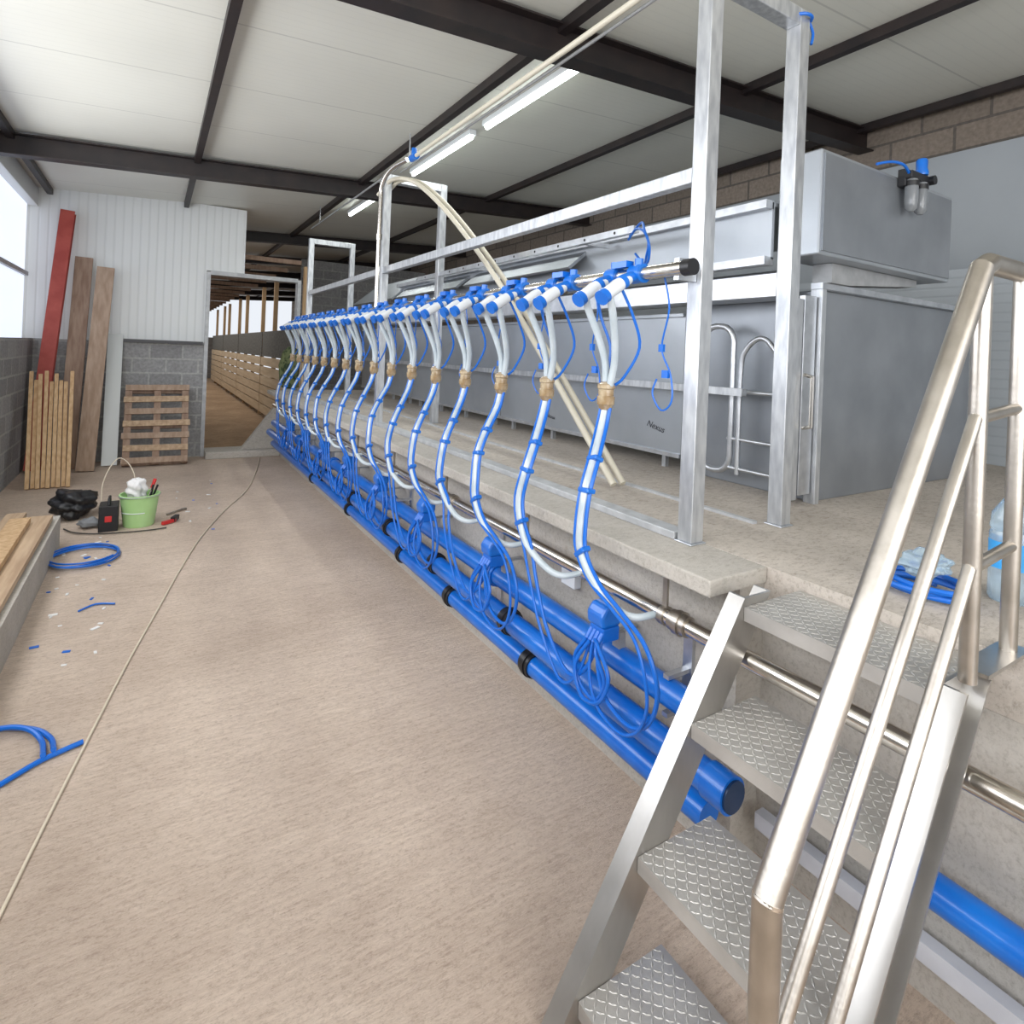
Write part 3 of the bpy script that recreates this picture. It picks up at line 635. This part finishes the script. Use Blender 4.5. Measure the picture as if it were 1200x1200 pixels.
mk('thin_cord',[P_tube([(-.35,6.45,.01),(-.36,6.6,.30),(-.25,6.75,.50),(-.12,6.7,.35),(-.1,6.4,.03),(-.3,6.4,.02),(-.40,6.95,.02),(-.2,7.1,.02)],.005,6,6)],M_cable,label='loose cord coiling over the bag to the floor',cat='cable',smooth=True)
mk('thin_cord',[P_tube([(-.60,6.2,.01),(-.52,6.05,.012),(-.38,5.95,.012),(-.2,5.9,.012),(.0,5.88,.012),(.15,5.9,.012)],.006,6,6)],M_cabled,label='dark cord lying on the floor before the bucket',cat='cable',smooth=True)
pts=[]
for i in range(80):
    a=i/80*2*math.pi*4; R=.21+.045*math.sin(i*.31)
    pts.append((-.38+R*math.cos(a),5.28+R*1.15*math.sin(a)+.03*math.sin(i*.2),.010+.008*(i/20)))
mk('coiled_hose',[P_tube(pts,.0065,8,2)],M_blueh,label='loose coil of blue hose lying on the floor',cat='hose',smooth=True)
mk('blue_hose',[P_tube([(-.56,2.66,.012),(-.44,2.73,.012),(-.33,2.82,.012),(-.25,2.86,.012),(-.19,2.885,.012)],.010,8,6),
   P_tube([(-.28,2.85,.03),(-.30,2.96,.014),(-.36,3.06,.012),(-.46,3.13,.012),(-.56,3.16,.012)],.010,8,6),
   P_tube([(-.31,2.83,.03),(-.33,2.96,.014),(-.38,3.04,.03),(-.46,3.10,.03),(-.56,3.12,.014)],.010,8,6)],M_blueh,label='blue hose ends lying loose on the floor',cat='hose',smooth=True)
mk('floor_cable',[P_tube([(-.42,1.5,.006),(-.315,2.13,.006),(-.25,2.5,.006),(-.175,2.9,.006),(-.06,3.5,.006),(.065,4.08,.006),(.22,4.8,.006),(.40,5.54,.006),(.66,6.35,.006),(.95,7.12,.006),(1.2,8.2,.006),(1.38,9.15,.006)],.0055,8,6)],M_cable,label='thin pale tan cable stretched along the concrete floor',cat='cable',smooth=True)
mk('hose_scrap',[P_tube([(-.33,4.30,.008),(-.25,4.37,.008),(-.15,4.33,.008)],.006,6,5)],M_blueh,label='short blue hose offcut on the floor',cat='hose',smooth=True)
rr=random.Random(8)
for i in range(40):
    x=-.2-rr.random()*.34; y=3.3+rr.random()*2.9; s=rr.uniform(.008,.022)
    if i>28: x=rr.uniform(.2,.9); y=rr.uniform(5.5,8)
    a=rr.uniform(0,3)
    mk('plastic_scrap',[P_box((x,y,.003),(s*2,s,.005),Matrix.Rotation(a,3,'Z'))],M_rag if i%3 else M_blueh,label='tiny plastic offcut littering the floor',cat='litter',group='floor litter')
e=thing('camouflage_jacket',(1.80,9.35,1.0),'camouflage jacket hanging from the door frame','jacket')
mk('jacket_body',[P_lathe([(.07,1.0),(.13,1.02),(.12,1.2),(.14,1.42),(.13,1.56),(.05,1.64)],(1.80,9.36,0),14)],M_camo,e,smooth=True)
mk('sleeve',[P_tube([(1.72,9.34,1.55),(1.66,9.32,1.35),(1.67,9.31,1.1)],[.05,.045,.035],10)],M_camo,e,smooth=True)
BX,BY=2.22,.69
e=thing('water_bottle',(BX,BY,P),'large clear water bottle with blue label and cap','bottle')
mk('bottle_body',[P_lathe([(.045,P),(.05,P+.01),(.05,P+.20),(.046,P+.21),(.05,P+.22),(.045,P+.26),(.016,P+.31),(.014,P+.33)],(BX,BY,0),20)],M_water,e,smooth=True)
mk('bottle_label',[P_lathe([(.0505,P+.10),(.0505,P+.18)],(BX,BY,0),20)],M_label,e,smooth=True)
mk('bottle_cap',[P_cyl((BX,BY,P+.325),(BX,BY,P+.35),.017)],M_label,e,smooth=True)
pts=[]
for i in range(60):
    a=i/60*2*math.pi*3; R=.085+.012*math.sin(i*.5)
    pts.append((2.04+R*math.cos(a),.84+R*1.3*math.sin(a),P+.01+.012*(i/20)))
mk('coiled_hose',[P_tube(pts,.009,8,2)],M_blueh,label='small coil of blue hose on the platform',cat='hose',smooth=True)
blob('plastic_bag',(2.04,.84,P+.045),(.07,.06,.04),M_water,'crumpled clear plastic bag on the blue hose','bag',7,4)
mk('polycarbonate_sheet',[P_box((5.4,2.2,P+.75),(.02,2.6,1.5),None)],M_poly,label='translucent corrugated plastic sheet standing on the platform',cat='sheet')

# ---------------- lights / world ----------------
w=bpy.data.worlds.new('World'); scene.world=w; w.use_nodes=True
w.node_tree.nodes['Background'].inputs[0].default_value=(.90,.94,1,1); w.node_tree.nodes['Background'].inputs[1].default_value=.95
def area(name,loc,rot,sx,sy,pw,col=(1,1,1)):
    l=bpy.data.lights.new(name,'AREA'); l.shape='RECTANGLE'; l.size=sx; l.size_y=sy; l.energy=pw; l.color=col
    o=bpy.data.objects.new(name,l); COL.objects.link(o); o.location=loc; o.rotation_euler=rot; return o
area('window_daylight',(-1.22,2.4,2.45),(0,math.radians(-82),0),1.6,9,175,(.98,.99,1))
area('rear_fill',(.8,-2.8,2.3),(math.radians(82),0,0),4,2.6,160,(1,.98,.94))  # added area lamp, unseen, fills the room from behind the camera
for y in(3.88,5.62,8.15): area('tube_light',(2.48,y,3.62),(0,0,0),.1,1.4,13,(.97,1,.97))
area('corridor_fill',(1,20,3.0),(0,0,0),2,14,110,(1,.98,.95))  # added area lamp below the roof, brightens the corridor

# ---------------- camera ----------------
cd=bpy.data.cameras.new('camera'); cam=bpy.data.objects.new('camera',cd); COL.objects.link(cam); scene.camera=cam
cd.sensor_width=36; cd.sensor_fit='HORIZONTAL'; cd.lens=36*680/1200; cd.shift_y=-184/1200; cd.clip_start=.02
yaw=math.radians(31.7); roll=math.radians(2.3)
cam.matrix_world=Matrix.Translation((0,0,1.65))@Matrix.Rotation(-yaw,4,'Z')@Matrix.Rotation(math.radians(90),4,'X')@Matrix.Rotation(roll,4,'Z')
